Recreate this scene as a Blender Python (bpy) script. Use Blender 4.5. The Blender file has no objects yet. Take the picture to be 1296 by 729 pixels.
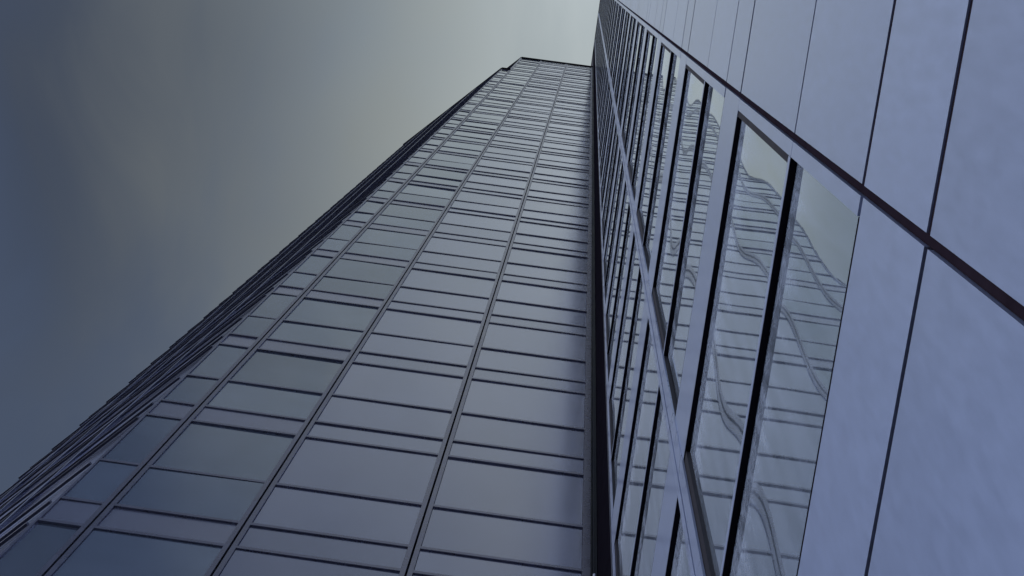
import bpy, math, random
from mathutils import Vector, Matrix
random.seed(7)
S = bpy.context.scene
C = S.collection
U = 5.1            # metres per working unit
GZ = 1.6           # eye height of the photographer

# ------------------------------------------------------------------ camera
cam_d = bpy.data.cameras.new('camera')
cam = bpy.data.objects.new('camera', cam_d)
C.objects.link(cam)
R = ((0.99057501, -0.12749685, 0.05005697),
     (0.13478444, 0.9723782, -0.1905618),
     (-0.02437827, 0.19551266, 0.98039813))
rt, up, bk = Vector(R[0]), -Vector(R[1]), -Vector(R[2])
M = Matrix.Identity(4)
for i in range(3):
    M[i][0], M[i][1], M[i][2] = rt[i], up[i], bk[i]
M[2][3] = GZ
cam.matrix_world = M
cam_d.sensor_width = 36
cam_d.lens = 2000 / 1296 * 36
cam_d.clip_start = 0.05
cam_d.clip_end = 5000
S.camera = cam
S.view_settings.view_transform = 'Standard'
S.view_settings.look = 'None'
S.view_settings.exposure = 0.0
S.view_settings.gamma = 1.0

# ------------------------------------------------------------------ sky and sun
SUN_EL, SUN_AZ = math.radians(38), math.radians(262)   # azimuth from +Y towards +X: low, from the open side
W = bpy.data.worlds.new('World')
S.world = W
W.use_nodes = True
nt = W.node_tree
nt.nodes.clear()
def wn(t, **k):
    n = nt.nodes.new(t)
    for a, b in k.items():
        setattr(n, a, b)
    return n
def wl(a, b): nt.links.new(a, b)
wout = wn('ShaderNodeOutputWorld'); wbg = wn('ShaderNodeBackground'); wbg.inputs['Strength'].default_value = 0.1
sky = wn('ShaderNodeTexSky', sky_type='NISHITA', sun_disc=False)
sky.sun_elevation = SUN_EL; sky.sun_rotation = SUN_AZ; sky.air_density = 1.0; sky.dust_density = 2.0
tc = wn('ShaderNodeTexCoord')
# distance from the bright patch of cloud overhead
sep = wn('ShaderNodeSeparateXYZ'); wl(tc.outputs['Generated'], sep.inputs[0])
nz1 = wn('ShaderNodeTexNoise'); nz1.inputs['Scale'].default_value = 3.2; nz1.inputs['Detail'].default_value = 3.0; nz1.inputs['Roughness'].default_value = 0.45
mp = wn('ShaderNodeMapping'); mp.inputs['Location'].default_value = (2.3, 0.7, 1.1)
wl(tc.outputs['Generated'], mp.inputs[0]); wl(mp.outputs[0], nz1.inputs['Vector'])
def mth(op, a, b=None, clamp=False):
    n = wn('ShaderNodeMath', operation=op, use_clamp=clamp)
    for i, v in enumerate((a, b)):
        if v is None: continue
        if isinstance(v, (int, float)): n.inputs[i].default_value = v
        else: wl(v, n.inputs[i])
    return n.outputs[0]
def dist_to(px, py, ky=1.0):
    dx = mth('SUBTRACT', sep.outputs[0], px); dy = mth('MULTIPLY', mth('SUBTRACT', sep.outputs[1], py), ky)
    return mth('SQRT', mth('ADD', mth('MULTIPLY', dx, dx), mth('MULTIPLY', dy, dy)))
r0 = dist_to(0.03, -0.06, 0.72)
nz2 = wn('ShaderNodeTexNoise'); nz2.inputs['Scale'].default_value = 7.0; nz2.inputs['Detail'].default_value = 5.0; nz2.inputs['Roughness'].default_value = 0.5; nz2.inputs['Distortion'].default_value = 0.6
mp2 = wn('ShaderNodeMapping'); mp2.inputs['Location'].default_value = (5.1, 3.7, 0.2); mp2.inputs['Rotation'].default_value = (0, 0, 0.7); mp2.inputs['Scale'].default_value = (1.5, 0.7, 1.0)
wl(tc.outputs['Generated'], mp2.inputs[0]); wl(mp2.outputs[0], nz2.inputs['Vector'])
cl1 = mth('SUBTRACT', nz1.outputs['Fac'], 0.5); cl2 = mth('SUBTRACT', nz2.outputs['Fac'], 0.5)
rn = mth('ADD', mth('ADD', r0, mth('MULTIPLY', cl1, 0.15)), mth('MULTIPLY', cl2, 0.15))
below = mth('LESS_THAN', sep.outputs[2], 0.0)
ramp = wn('ShaderNodeValToRGB')
cr = ramp.color_ramp; cr.interpolation = 'B_SPLINE'
stops = [(0.00, (0.60, 0.67, 0.70)), (0.09, (0.44, 0.49, 0.485)), (0.18, (0.30, 0.335, 0.335)), (0.27, (0.192, 0.223, 0.25)),
         (0.36, (0.058, 0.080, 0.128)), (0.50, (0.040, 0.056, 0.092)), (0.72, (0.30, 0.42, 0.70)), (0.88, (0.74, 0.97, 1.5)), (1.0, (0.78, 1.02, 1.5))]
while len(cr.elements) < len(stops): cr.elements.new(0.5)
for e, (p, c) in zip(cr.elements, stops):
    e.position = p; e.color = (*[v*0.5 for v in c], 1)
wl(rn, ramp.inputs[0])
# one heavier, darker cloud to the west of the bright patch
dk0 = mth('SUBTRACT', 1.0, mth('DIVIDE', mth('ADD', dist_to(-0.25, 0.065, 0.8), mth('MULTIPLY', cl2, 0.22)), 0.20), clamp=True)
dk = mth('SMOOTH_MIN', dk0, 0.75)
dkm = mth('SUBTRACT', 1.0, mth('MULTIPLY', dk, 0.55))
vm = wn('ShaderNodeVectorMath', operation='SCALE'); wl(ramp.outputs[0], vm.inputs[0]); wl(mth('MULTIPLY', dkm, 20.0), vm.inputs['Scale'])
mix = wn('ShaderNodeMix', data_type='RGBA'); mix.inputs['Factor'].default_value = 0.95
wl(sky.outputs[0], mix.inputs[6]); wl(vm.outputs[0], mix.inputs[7])
tn = mth('ADD', mth('ADD', mth('MULTIPLY', cl2, 1.6), mth('MULTIPLY', cl1, 1.2)), 0.5, clamp=True)
tint = wn('ShaderNodeMix', data_type='RGBA'); tint.inputs[6].default_value = (1.03, 1.0, 0.97, 1); tint.inputs[7].default_value = (0.96, 0.99, 1.05, 1); wl(tn, tint.inputs['Factor'])
tm = wn('ShaderNodeVectorMath', operation='MULTIPLY'); wl(mix.outputs[2], tm.inputs[0]); wl(tint.outputs[2], tm.inputs[1])
wl(tm.outputs[0], wbg.inputs['Color']); wl(wbg.outputs[0], wout.inputs[0])

sun_d = bpy.data.lights.new('sun', 'SUN'); sun_d.energy = 0.6; sun_d.angle = math.radians(25); sun_d.color = (1.0, 0.97, 0.94)
sun = bpy.data.objects.new('sun', sun_d); C.objects.link(sun)
sdir = Vector((math.sin(SUN_AZ) * math.cos(SUN_EL), math.cos(SUN_AZ) * math.cos(SUN_EL), math.sin(SUN_EL)))
sun.rotation_euler = sdir.to_track_quat('Z', 'Y').to_euler()
sun.location = (-30, -30, 60)

# ------------------------------------------------------------------ helpers
class MB:
    """collects boxes and quads, then links them as one mesh object"""
    def __init__(s): s.v = []; s.f = []; s.smooth = False
    def hexa(s, pts):
        b = len(s.v); s.v += [tuple(p) for p in pts]
        s.f += [(b, b+3, b+2, b+1), (b+4, b+5, b+6, b+7), (b, b+1, b+5, b+4), (b+1, b+2, b+6, b+5), (b+2, b+3, b+7, b+6), (b+3, b, b+4, b+7)]
        return s
    def box(s, x0, x1, y0, y1, z0, z1):
        return s.hexa([(x0,y0,z0),(x1,y0,z0),(x1,y1,z0),(x0,y1,z0),(x0,y0,z1),(x1,y0,z1),(x1,y1,z1),(x0,y1,z1)])
    def tube(s, p, q, r, n=14):
        p, q = Vector(p), Vector(q); d = (q-p).normalized()
        u = d.orthogonal().normalized(); w = d.cross(u); b = len(s.v)
        for c in (p, q):
            for k in range(n):
                a = 2*math.pi*k/n; s.v.append(tuple(c + r*(math.cos(a)*u + math.sin(a)*w)))
        for k in range(n): s.f.append((b+k, b+(k+1)%n, b+n+(k+1)%n, b+n+k))
        s.f.append(tuple(b+n-1-k for k in range(n))); s.f.append(tuple(b+n+k for k in range(n)))
        return s
    def mesh(s, name, mat, off=(0,0,0)):
        me = bpy.data.meshes.new(name)
        me.from_pydata([(x-off[0], y-off[1], z-off[2]) for x, y, z in s.v], [], s.f)
        me.materials.append(mat)
        if s.smooth: me.polygons.foreach_set('use_smooth', [True]*len(me.polygons))
        me.update()
        return me
    def build(s, name, mat, parent=None):
        off = THING_LOC.get(parent.name, (0,0,0)) if parent else (0,0,0)
        return link(s.mesh(name, mat, off), name, parent)
THING_LOC = {}
def link(me, name, parent=None, loc=None):
    o = bpy.data.objects.new(name, me); C.objects.link(o)
    if parent: o.parent = parent
    if loc: o.location = loc
    return o
def thing(name, label, cat, loc):
    o = bpy.data.objects.new(name, None); C.objects.link(o); o.location = loc; o.empty_display_size = 0.5
    o['label'] = label; o['category'] = cat; THING_LOC[o.name] = loc
    return o

class Facet:
    """a vertical wall plane: u along the wall, d inwards, z up"""
    def __init__(s, origin, ang, flip=False):
        s.o = Vector((origin[0], origin[1], 0)); s.u = Vector((math.cos(ang), math.sin(ang), 0)); s.n = Vector((-s.u.y, s.u.x, 0))
        if flip: s.n = -s.n
        s.flip = flip
    def pt(s, u, d, z): return s.o + s.u*u + s.n*d + Vector((0,0,z))
    def box(s, mb, u0, u1, d0, d1, z0, z1):
        q = [s.pt(u0,d0,z0), s.pt(u1,d0,z0), s.pt(u1,d1,z0), s.pt(u0,d1,z0), s.pt(u0,d0,z1), s.pt(u1,d0,z1), s.pt(u1,d1,z1), s.pt(u0,d1,z1)]
        if s.flip: q = [q[1],q[0],q[3],q[2],q[5],q[4],q[7],q[6]]
        return mb.hexa(q)

# ------------------------------------------------------------------ materials
def material(name):
    m = bpy.data.materials.new(name); m.use_nodes = True
    t = m.node_tree; b = t.nodes['Principled BSDF']
    return m, t, b
def nod(t, ty, **k):
    n = t.nodes.new(ty)
    for a, v in k.items(): setattr(n, a, v)
    return n
def surface(name, col, rough, metal=0.0, spec=0.5, ior=1.5, var=0.05, scale=(1,1,1), nscale=3.0, detail=6.0, mott=0.12, rvar=0.08, bump=0.0, bscale=60.0, rnd=0.06, coat=0.0, coat_r=0.1):
    m, t, b = material(name)
    tcn = nod(t, 'ShaderNodeTexCoord'); inf = nod(t, 'ShaderNodeObjectInfo')
    add = nod(t, 'ShaderNodeVectorMath', operation='MULTIPLY_ADD')
    t.links.new(inf.outputs['Random'], add.inputs[0]); add.inputs[1].default_value = (37, 91, 53)
    mpn = nod(t, 'ShaderNodeMapping'); mpn.inputs['Scale'].default_value = scale
    t.links.new(tcn.outputs['Object'], mpn.inputs[0]); t.links.new(mpn.outputs[0], add.inputs[2])
    nz = nod(t, 'ShaderNodeTexNoise'); nz.inputs['Scale'].default_value = nscale; nz.inputs['Detail'].default_value = detail; nz.inputs['Roughness'].default_value = 0.62
    t.links.new(add.outputs[0], nz.inputs['Vector'])
    # brightness = 1 + mott*(noise-.5)*2 + rnd*(random-.5)*2
    a1 = nod(t, 'ShaderNodeMapRange'); a1.inputs['From Min'].default_value = 0.3; a1.inputs['From Max'].default_value = 0.7
    a1.inputs['To Min'].default_value = 1-mott; a1.inputs['To Max'].default_value = 1+mott; t.links.new(nz.outputs['Fac'], a1.inputs[0])
    a2 = nod(t, 'ShaderNodeMapRange'); a2.inputs['To Min'].default_value = 1-rnd; a2.inputs['To Max'].default_value = 1+rnd; t.links.new(inf.outputs['Random'], a2.inputs[0])
    mu = nod(t, 'ShaderNodeMath', operation='MULTIPLY'); t.links.new(a1.outputs[0], mu.inputs[0]); t.links.new(a2.outputs[0], mu.inputs[1])
    sc = nod(t, 'ShaderNodeVectorMath', operation='SCALE'); sc.inputs[0].default_value = col; t.links.new(mu.outputs[0], sc.inputs['Scale'])
    t.links.new(sc.outputs[0], b.inputs['Base Color'])
    a3 = nod(t, 'ShaderNodeMapRange'); a3.inputs['From Min'].default_value = 0.3; a3.inputs['From Max'].default_value = 0.7
    a3.inputs['To Min'].default_value = max(0.01, rough-rvar); a3.inputs['To Max'].default_value = rough+rvar
    t.links.new(nz.outputs['Fac'], a3.inputs[0]); t.links.new(a3.outputs[0], b.inputs['Roughness'])
    b.inputs['Metallic'].default_value = metal; b.inputs['IOR'].default_value = ior; b.inputs['Specular IOR Level'].default_value = spec
    b.inputs['Coat Weight'].default_value = coat; b.inputs['Coat Roughness'].default_value = coat_r
    if bump:
        n2 = nod(t, 'ShaderNodeTexNoise'); n2.inputs['Scale'].default_value = bscale; n2.inputs['Detail'].default_value = 3
        t.links.new(add.outputs[0], n2.inputs['Vector'])
        bp = nod(t, 'ShaderNodeBump'); bp.inputs['Strength'].default_value = bump; bp.inputs['Distance'].default_value = 0.002
        t.links.new(n2.outputs['Fac'], bp.inputs['Height']); t.links.new(bp.outputs[0], b.inputs['Normal'])
    return m

M_slate = surface('slate metal panel', (0.44, 0.448, 0.575), 0.15, metal=0.9, mott=0.06, rvar=0.03, rnd=0.09, nscale=1.2, scale=(1,1,0.35))
M_spand = surface('mauve metal spandrel', (0.44, 0.43, 0.52), 0.22, metal=0.8, mott=0.05, rvar=0.02, rnd=0.06, nscale=1.5)
M_frame = surface('brown grey frame metal', (0.29, 0.275, 0.34), 0.28, metal=0.8, mott=0.06, rvar=0.05, rnd=0.04, nscale=4)
M_dark = surface('near black metal', (0.012, 0.010, 0.014), 0.9, mott=0.2, rnd=0.0, nscale=5, spec=0.0)
M_bronze = surface('dark bronze jamb', (0.020, 0.015, 0.019), 0.65, spec=0.15, mott=0.15, nscale=5)
M_joint = surface('brown black joint sealant', (0.030, 0.020, 0.026), 0.9, mott=0.2, nscale=6, spec=0.0)
M_channel = surface('dark blue grey channel metal', (0.040, 0.042, 0.058), 0.42, metal=0.3, mott=0.12, nscale=4, scale=(1,1,0.2))
M_clad = surface('pale blue grey cladding', (0.46, 0.515, 0.69), 0.31, metal=0.18, mott=0.06, rvar=0.03, rnd=0.075, scale=(1,1,0.22), nscale=32.0, detail=12, coat=0.8, coat_r=0.17)
M_trim = surface('pale metal trim', (0.40, 0.44, 0.58), 0.32, mott=0.06, nscale=6, coat=0.4)
M_tglass = surface('blue grey tower glass', (0.32, 0.355, 0.425), 0.06, metal=0.75, mott=0.10, rvar=0.02, rnd=0.16, nscale=1.0)
M_conc = surface('dark concrete', (0.10, 0.10, 0.12), 0.7, mott=0.15, nscale=0.8)
M_ledge = surface('dark slate ledge metal', (0.10, 0.10, 0.135), 0.4, metal=0.5, mott=0.1, nscale=4)
M_ground = surface('grey paving', (0.06, 0.06, 0.065), 0.75, mott=0.25, nscale=0.6, bump=0.5, bscale=30)
M_asph = surface('asphalt', (0.045, 0.045, 0.05), 0.85, mott=0.25, nscale=1.0)
M_white = surface('white painted metal', (0.70, 0.70, 0.74), 0.4, mott=0.05, nscale=8)

def glass_mat():
    m, t, b = material('dusty mirror glass')
    tcn = nod(t, 'ShaderNodeTexCoord'); inf = nod(t, 'ShaderNodeObjectInfo')
    add = nod(t, 'ShaderNodeVectorMath', operation='MULTIPLY_ADD'); t.links.new(inf.outputs['Random'], add.inputs[0]); add.inputs[1].default_value = (17, 31, 23)
    mpn = nod(t, 'ShaderNodeMapping'); mpn.inputs['Scale'].default_value = (1, 7, 0.7)
    t.links.new(tcn.outputs['Object'], mpn.inputs[0]); t.links.new(mpn.outputs[0], add.inputs[2])
    streak = nod(t, 'ShaderNodeTexNoise'); streak.inputs['Scale'].default_value = 2.0; streak.inputs['Detail'].default_value = 5
    t.links.new(add.outputs[0], streak.inputs['Vector'])
    speck = nod(t, 'ShaderNodeTexNoise'); speck.inputs['Scale'].default_value = 38; speck.inputs['Detail'].default_value = 4
    t.links.new(tcn.outputs['Object'], speck.inputs['Vector'])
    mr = nod(t, 'ShaderNodeMapRange'); mr.inputs['From Min'].default_value = 0.35; mr.inputs['From Max'].default_value = 0.75; mr.inputs['To Min'].default_value = 0.03; mr.inputs['To Max'].default_value = 0.17
    t.links.new(streak.outputs['Fac'], mr.inputs[0])
    sp = nod(t, 'ShaderNodeMapRange'); sp.inputs['From Min'].default_value = 0.45; sp.inputs['From Max'].default_value = 0.7; sp.inputs['To Min'].default_value = 0.75; sp.inputs['To Max'].default_value = 1.35
    t.links.new(speck.outputs['Fac'], sp.inputs[0])
    du = nod(t, 'ShaderNodeMath', operation='MULTIPLY'); t.links.new(mr.outputs[0], du.inputs[0]); t.links.new(sp.outputs[0], du.inputs[1])
    # paler towards each pane's head: streaky grime plus painted-in sky brightness
    sz = nod(t, 'ShaderNodeSeparateXYZ'); t.links.new(tcn.outputs['Object'], sz.inputs[0])
    gz = nod(t, 'ShaderNodeMath', operation='MULTIPLY_ADD'); t.links.new(streak.outputs['Fac'], gz.inputs[0]); gz.inputs[1].default_value = 0.9; t.links.new(sz.outputs[2], gz.inputs[2])
    gm = nod(t, 'ShaderNodeMapRange', interpolation_type='SMOOTHSTEP'); gm.inputs['From Min'].default_value = 0.6; gm.inputs['From Max'].default_value = 1.3; gm.inputs['To Max'].default_value = 0.22
    t.links.new(gz.outputs[0], gm.inputs[0])
    gs = nod(t, 'ShaderNodeMath', operation='MULTIPLY'); t.links.new(gm.outputs[0], gs.inputs[0]); t.links.new(sp.outputs[0], gs.inputs[1])
    du2 = nod(t, 'ShaderNodeMath', operation='ADD', use_clamp=True); t.links.new(du.outputs[0], du2.inputs[0]); t.links.new(gs.outputs[0], du2.inputs[1]); du = du2
    b.inputs['Base Color'].default_value = (0.80, 0.92, 1.0, 1); b.inputs['Roughness'].default_value = 0.012
    b.inputs['Metallic'].default_value = 0.9
    dust = nod(t, 'ShaderNodeBsdfDiffuse'); dust.inputs['Color'].default_value = (0.80, 0.85, 0.97, 1)
    mx = nod(t, 'ShaderNodeMixShader'); t.links.new(du.outputs[0], mx.inputs[0]); t.links.new(b.outputs[0], mx.inputs[1]); t.links.new(dust.outputs[0], mx.inputs[2])
    t.links.new(mx.outputs[0], t.nodes['Material Output'].inputs['Surface'])
    return m
M_pane = glass_mat()

# ------------------------------------------------------------------ ground
def structure(o): o['kind'] = 'structure'; return o
structure(MB().box(-1500, 1500, -1500, 1500, -0.5, 0.0).build('ground', M_asph))
structure(MB().box(-9, 12, -40, 30, 0.004, 0.12).build('pavement', M_ground))

# ------------------------------------------------------------------ the dark tower (its face looks towards -y, at y = U)
TY = U
tower = thing('office_tower', 'tall dark slate grey office tower with gridded metal panels and a slanted left side', 'office tower', (-1.8, TY + 3, 0.12))
PER, Z0 = 0.659, 3.150
FR = (0.0, 0.115, 0.340)                      # spandrel / short panel / tall panel
def tz(n, k): return (Z0 + PER*n + FR[k])*U + GZ
ZTOP = 18.97*U + GZ
ZSH = 16.40*U + GZ
BASE = tz(-2, 2) + 0.0                         # below this the facade is out of the picture
cols = [-0.806, -0.7165, -0.475, -0.175, 0.120]
HM = 0.0106*U                                  # half width of a mullion
TH = 0.011*U                                   # height of a transom
REC = 0.0165                                    # panels sit this deep behind the frame
front = Facet((0, TY), 0.0)
ch_low = Facet((cols[0]*U, TY), math.radians(135), True)
ch_up = Facet((cols[1]*U, TY), math.radians(135), True)
CH_L = 0.92*math.sqrt(2)*U
rows = list(range(-2, 24))
# solid core behind the panels, built as a prism
def prism(mb, poly, z0, z1):
    b = len(mb.v); n = len(poly)
    mb.v += [(x, y, z0) for x, y in poly] + [(x, y, z1) for x, y in poly]
    mb.f += [tuple(b+n-1-k for k in range(n)), tuple(b+n+k for k in range(n))]
    mb.f += [(b+k, b+(k+1)%n, b+n+(k+1)%n, b+n+k) for k in range(n)]
    return mb
CW = 0.09
def outline(xl, c=0.92*U):
    s = CW
    return [(0.148*U-0.02, TY+s), (0.148*U-0.02, TY+22), (xl-c+0.06, TY+22), (xl-c+0.06, TY+c+0.20), (xl+s*0.42, TY+s)]
prism(MB(), outline(cols[0]*U), 0.12, ZSH-0.05).build('core', M_dark, tower)
prism(MB(), outline(cols[1]*U, 0.22*U), ZSH-0.05, ZTOP-0.05).build('upper_core', M_dark, tower)
# mullions: two strips with a dark joint between them
def mullion(fc, u, z0, z1, w=HM, left=True, right=True):
    mb = MB(); g = 0.010
    if left: fc.box(mb, u-w, u-g, 0, 0.07, z0, z1)
    if right: fc.box(mb, u+g, u+w, 0, 0.07, z0, z1)
    mb.build('mullion', M_frame, tower)
for i, a in enumerate(cols):
    zt = ZSH if i == 0 else ZTOP
    if i == 4: front.box(MB(), a*U, a*U+0.075, 0, 0.07, 0.12, zt).build('mullion', M_frame, tower)
    elif i == 0: front.box(MB(), a*U, a*U+0.022, 0, 0.07, 0.12, zt).build('mullion', M_frame, tower)
    else: mullion(front, a*U, 0.12, zt)
def span(i):      # clear opening of a column on the front
    u0 = cols[i]*U + (HM if i else 0.022)
    u1 = cols[i+1]*U - (HM if i < 3 else 0)
    return u0, u1
for n in rows:
    for k in range(3):
        z = tz(n, k)
        if z > ZTOP - 0.3: continue
        mb = MB()
        for i in range(4):
            if i == 0 and z > ZSH - 0.15: continue
            u0, u1 = span(i)
            front.box(mb, u0, u1, 0.001, 0.068, z, z+TH)
        mb.build('transom', M_frame, tower)
def ztop_of(n, k):
    return tz(n, k+1) if k < 2 else tz(n+1, 0)
for n in rows:
    for k in range(3):
        z0 = tz(n, k) + TH; z1 = ztop_of(n, k)
        for i in range(4):
            lim = ZSH if i == 0 else ZTOP
            if z0 > lim - 0.2: continue
            zz = min(z1 - 0.006, lim - 0.02)
            u0, u1 = span(i)
            glass = i < 2 and k > 0
            mb = MB()
            tl = 0.007 if glass else 0.004
            t1, t2 = random.uniform(-tl, tl), random.uniform(-tl, tl)
            u0 += 0.004; u1 -= 0.004
            q = [front.pt(u0,REC,z0), front.pt(u1,REC+t1,z0), front.pt(u1,0.08,z0), front.pt(u0,0.08,z0), front.pt(u0,REC+t2,zz), front.pt(u1,REC+t1+t2,zz), front.pt(u1,0.08,zz), front.pt(u0,0.08,zz)]
            mb.hexa(q)
            if k == 0: mb.build('spandrel_panel', M_spand if i < 2 else M_slate, tower)
            elif glass: mb.build('window_pane', M_tglass, tower)
            elif k == 1: mb.build('short_panel', M_slate, tower)
            else: mb.build('tall_panel', M_slate, tower)
# below the picture
front.box(MB(), cols[0]*U+HM, cols[4]*U, 0.03, 0.085, 0.12, tz(-2, 0)).build('base_panel', M_slate, tower)
# slanted left side: the same floors, seen edge on
def chamfer(fc, z_lo, z_hi, L, nseg):
    st = L/nseg
    for j in range(nseg+1):
        u = j*st
        fc.box(MB(), u - (0 if j == 0 else 0.05), u + (0.0 if j == nseg else 0.05), (0.004 if j in (0, nseg) else -0.034), 0.075, z_lo, z_hi).build('side_mullion', M_slate, tower)
    for n in range(-2, 24):
        pm = MB()
        for k in range(3):
            z0 = tz(n, k); z1 = min(ztop_of(n, k), z_hi-0.02)
            if z0 < z_lo - 0.3 or z0 > z_hi - 0.25: continue
            fc.box(MB(), 0.09, L+0.004, -0.025, 0.003, z0, z0+0.040).build('side_transom', M_ledge, tower)
            for j in range(nseg):
                if z0+0.04 < z1: fc.box(pm, j*st+0.05, (j+1)*st-0.05, 0.018, 0.08, z0+0.041, z1)
        if pm.v: pm.build('side_panel', M_slate, tower)
chamfer(ch_low, 0.12, ZSH, CH_L, 4)
chamfer(ch_up, ZSH, ZTOP, CH_L*0.24, 1)
# copings
def coping(xl, xr, zt, name):
    mb = MB()
    front.box(mb, xl, xr, -0.06, 0.25, zt-0.02, zt+0.25)
    mb.build(name, M_dark, tower)
coping(cols[1]*U, 0.148*U-0.03, ZTOP, 'roof_coping')
ch_up.box(MB(), 0, CH_L*0.24, -0.06, 0.2, ZTOP-0.02, ZTOP+0.249).build('roof_coping', M_dark, tower)
coping(cols[0]*U, cols[1]*U-0.01, ZSH, 'shoulder_coping')
ch_low.box(MB(), 0, CH_L, -0.06, 0.2, ZSH-0.02, ZSH+0.249).build('shoulder_coping', M_dark, tower)
# corner channel next to the pale building
mb = MB()
a0 = cols[4]*U + 0.077; a1 = 0.148*U - 0.004
w = a1 - a0
front.box(mb, a0, a0+w*0.30, 0.035, 0.09, 0.12, ZTOP)
front.box(mb, a0+w*0.34, a0+w*0.55, 0.012, 0.09, 0.12, ZTOP)
front.box(mb, a0+w*0.60, a1, 0.030, 0.09, 0.12, ZTOP)
mb.build('corner_channel', M_channel, tower)

# ------------------------------------------------------------------ the pale building (its face looks towards -x, at x = DX)
DX = 0.148*U
bld = thing('office_building', 'pale blue grey clad building with recessed mirror windows rising close by on the right', 'office building', (DX + 8, 0, 0.12))
OFF = THING_LOC[bld.name]
RP, H0, SI, TR = 0.8255, 0.638, 0.158, 0.432      # floor period, head line, sill and transom above it
def rz(n, d=0.0): return (H0 + RP*n + d)*U + GZ
NF = 28
ROOF = rz(NF - 1, SI) + 0.45 + 1.6
J = 0.022                                         # open joint between panels
def wall_box(mb, y0, y1, z0, z1, d0=0.0, d1=0.045): return mb.box(DX+d0, DX+d1, y0, y1, z0, z1)
GR0, GR1 = 0.0822*U, 0.0878*U                     # the wide dark vertical groove
Bays = [(0.0985*U, 0.4370*U), (0.4690*U, 0.8300*U)]
BACK = 0.075
core = MB().box(DX+BACK, DX+16, -60, 30, 0.12, ROOF-0.3)
core.build('core', M_dark, bld)
# solid strip beside the groove
Y0 = -0.30*U
for n in range(0, NF):
    for a, b in ((0, SI), (SI, TR), (TR, RP)):
        ja, jb = (0.010 if a == TR else 0.021), (0.010 if b == TR else 0.021)
        z0, z1 = rz(n, a)+ja, min(rz(n, b)-jb, ROOF-0.3)
        wall_box(MB(), Y0+J/2, GR0, z0, z1, random.uniform(0, .0015)).build('wall_panel', M_clad, bld)
wall_box(MB(), Y0+J/2, GR0, 0.25, rz(0)-0.018).build('wall_panel', M_clad, bld)
# wall further back along the street, behind the photographer
MB().box(DX+0.005, DX+BACK-0.001, Y0+0.012, GR0-0.001, 0.25, ROOF-0.31).build('joint_backing', M_joint, bld)
MB().box(DX+0.005, DX+BACK-0.001, GR1+0.001, 0.850*U, 0.25, rz(0)+0.005).build('joint_backing', M_joint, bld)
MB().box(DX+0.011, DX+BACK, GR0+0.001, GR1-0.001, 0.25, ROOF-0.31).build('joint_strip', M_joint, bld)
mb = MB(); gm_ = MB()
for j in range(14):
    y1 = Y0 - j*4.0 - J/2
    for n in range(-1, NF):
        for a, b in ((0, SI), (SI, RP)):
            z0, z1 = rz(n, a)+J/2, min(rz(n, b)-J/2, ROOF-0.3)
            if z1 > 0.3: wall_box(gm_ if a else mb, y1-4.0+J, y1, max(z0, 0.2), z1)
mb.build('rear_wall', M_clad, bld)
gm_.build('added_rear_glazing', M_tglass, bld)  # unseen glass bands, added to darken this wall's reflection in the tower
# solid ground storey under the windows
segs = [(GR1, 0.4555*U-J/4), (0.4555*U+J/4, 0.852*U)]
for y0, y1 in segs:
    wall_box(MB(), y0, y1, 0.25, rz(0)-0.018).build('wall_panel', M_clad, bld)
# spandrels
for n in range(0, NF):
    for y0, y1 in segs:
        ya = y0; yb = y1
        wall_box(MB(), ya, yb, rz(n)+(0.018 if n == 0 else 0.012), rz(n, SI)-0.036, random.uniform(0, .0015)).build('spandrel_panel', M_clad, bld)
# continuous piers between the bays, a hair proud of the spandrels
piers = [(GR1, Bays[0][0], False), (Bays[0][1], Bays[1][0], True), (Bays[1][1], 0.852*U, False)]
for y0, y1, two in piers:
    mb = MB()
    if two:
        g = y0 + (y1-y0)*0.62
        mb.box(DX-0.006, DX+0.07, y0, g-0.007, rz(0)+0.014, ROOF-0.31)
        mb.box(DX-0.006, DX+0.07, g+0.007, y1, rz(0)+0.014, ROOF-0.31)
        mb.build('pier', M_trim, bld)
    else:
        for n in range(0, NF):
            mb.box(DX+0.0005, DX+0.07, y0+0.001, y1-0.001, rz(n, SI)+0.004, rz(n, TR)-0.004)
            mb.box(DX+0.0005, DX+0.07, y0+0.001, y1-0.001, rz(n, TR)+0.004, min(rz(n, RP)-0.004, ROOF-0.32))
        mb.build('pier', M_clad, bld)
# windows
def pane_mesh(w, h, seed, ny=18, nz=30, amp=1.0):
    rnd = random.Random(seed)
    waves = [(rnd.uniform(0.08, 0.35), rnd.uniform(0.3, 0.8), rnd.uniform(0, 6.28), rnd.uniform(0.4, 1.0)) for _ in range(4)]
    mb = MB(); mb.smooth = True
    def hgt(y, z):
        s = 0.0
        for fy, fz, ph, a in waves: s += a*math.sin(6.283*(fy*y + fz*z) + ph)/(fy+fz)
        edge = (2*y/w)**2; ez = (2*z/h)**2
        return amp*(0.00085*s + 0.0022*(edge*edge*0.35 + ez*ez*0.8)*rnd_sign)
    rnd_sign = rnd.choice((-1, 1))*rnd.uniform(0.5, 1.0)
    for j in range(nz+1):
        for i in range(ny+1):
            y = -w/2 + w*i/ny; z = -h/2 + h*j/nz
            mb.v.append((hgt(y, z), y, z))
    W1 = ny+1
    for j in range(nz):
        for i in range(ny):
            a = j*W1+i; mb.f.append((a, a+W1, a+W1+1, a+1))
    return mb.mesh('pane', M_pane)
bw = [b[1]-b[0] for b in Bays]
hu = (RP-TR)*U - 0.012*U - 0.0; hl = (TR-SI)*U
NV = 7
upper = [[pane_mesh(bw[i]-0.02, hu+0.02, 100+i*50+k, amp=0.72) for k in range(NV)] for i in range(2)]
lower = [[pane_mesh(bw[i]-0.02, hl+0.01, 400+i*50+k, amp=0.42) for k in range(NV)] for i in range(2)]
RU, RL = 0.0050*U, 0.0054*U
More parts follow.
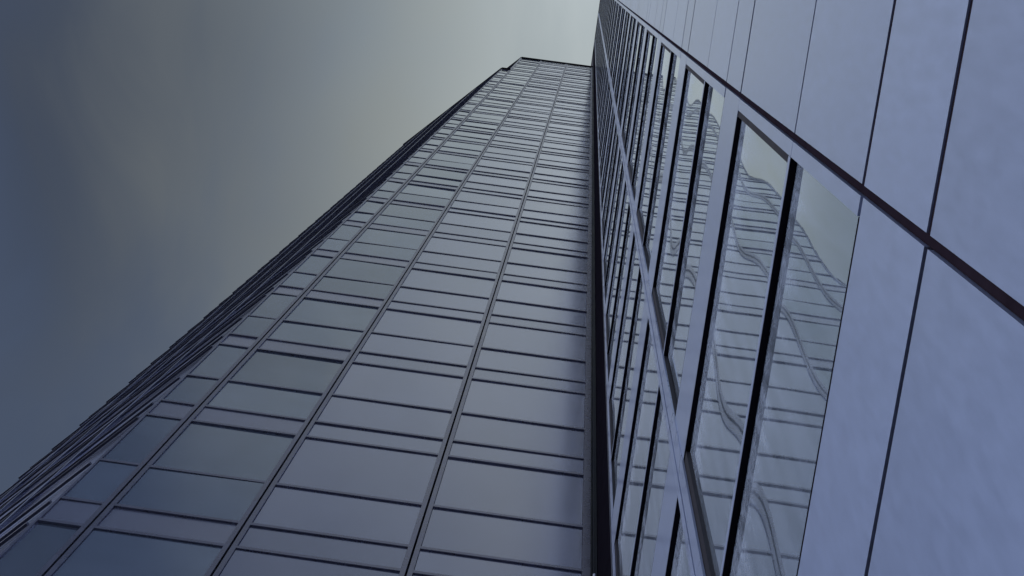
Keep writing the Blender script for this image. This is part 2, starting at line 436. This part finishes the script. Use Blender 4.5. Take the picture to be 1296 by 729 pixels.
for n in range(0, NF - 1):
    for i, (y0, y1) in enumerate(Bays):
        zs, zt, zh = rz(n, SI), rz(n, TR), rz(n, RP)
        yc = (y0+y1)/2
        fr = MB()                                   # dark surround of the recess
        fr.box(DX+0.004, DX+BACK-0.002, y1-0.004, y1-0.0005, zs, zt)
        fr.box(DX+0.004, DX+BACK-0.002, y1-0.004, y1-0.0005, zt+0.06, zh+0.01)
        fr.box(DX+0.014, DX+BACK-0.004, y0+0.0008, y0+0.004, zs-0.012, zh+0.008)
        fr.box(DX+0.006, DX+BACK-0.002, y0+0.0005, y0+0.030, zt+0.061, zh+0.01)          # sash stile
        fr.box(DX+0.006, DX+BACK-0.002, y1-0.055, y1-0.0045, zt+0.061, zh-0.013)
        fr.box(DX+BACK-0.006, DX+BACK-0.003, y0+0.001, y1-0.001, zs-0.012, zh+0.009)
        win = fr.build('window', M_bronze, bld)
        bar = MB().box(DX+0.0005, DX+BACK-0.003, y0+0.001, y1-0.001, zt+0.004, zt+0.058)
        bar.build('transom', M_trim, win)
        # near black sheet that paints the shade under the transom
        MB().box(DX+0.002, DX+BACK-0.003, y0+0.0015, y1-0.0015, zt-0.004, zt+0.0035).build('soffit_shade', M_dark, win)
        MB().box(DX+0.004, DX+BACK-0.003, y0+0.0008, y1-0.0008, zs-0.034, zs+0.004).build('sill', M_dark, win)
        MB().box(DX+0.002, DX+BACK-0.003, y0+0.031, y1-0.005, zh-0.010, zh+0.010).build('head', M_dark, win)  # near black strip, paints the shade under the spandrel
        for meshes, zc, rec, nm in ((upper, (zt+0.058+zh)/2, RU, 'tall_pane'), (lower, (zs+zt)/2, RL, 'short_pane')):
            p = link(meshes[i][random.randrange(NV)], nm, win)
            p.location = (DX+rec-OFF[0], yc-OFF[1], zc-OFF[2])
            p.rotation_euler = (0, random.uniform(-.0008, .0008), random.uniform(-.0008, .0008))
win_parent_fix = [o for o in C.objects if o.name.startswith(('transom', 'soffit_shade', 'head', 'sill')) and o.parent and o.parent.name.startswith('window')]
for o in win_parent_fix: o.location = (-OFF[0], -OFF[1], -OFF[2])
# dark corner strip where the two buildings meet
wall_box(MB(), 0.862*U, TY-0.002, 0.12, ROOF-0.3, -0.004, 0.07).build('corner_strip', M_dark, bld)
wall_box(MB(), 0.8535*U, 0.8610*U, 0.12, ROOF-0.3, -0.002, 0.07).build('corner_bead', M_channel, bld)
# wall above the tower roof
wall_box(MB(), TY+0.1, 30, ZTOP+0.3, ROOF-0.3, 0, 0.07).build('far_wall', M_bronze, bld)
MB().box(DX-0.03, DX+16.1, -60.1, 30.1, ROOF-0.298, ROOF).build('roof_coping', M_dark, bld)

# ------------------------------------------------------------------ the pale conduit in the corner
pipe = thing('conduit', 'short white conduit standing in the dark corner between the two buildings', 'pipe', (0.143*U, TY-0.035, 0.12))
zp = 2.585*U + GZ
MB().tube((0.141*U, TY-0.022, 0.12), (0.141*U, TY-0.022, zp), 0.013).build('pipe', M_white, pipe)
mb = MB()
for z in (2.2, 5.0, 8.0, 11.0, zp-1.6):
    mb.box(0.141*U-0.02, 0.141*U+0.02, TY-0.008, TY+0.012, z-0.015, z+0.015)
mb.build('bracket', M_dark, pipe)
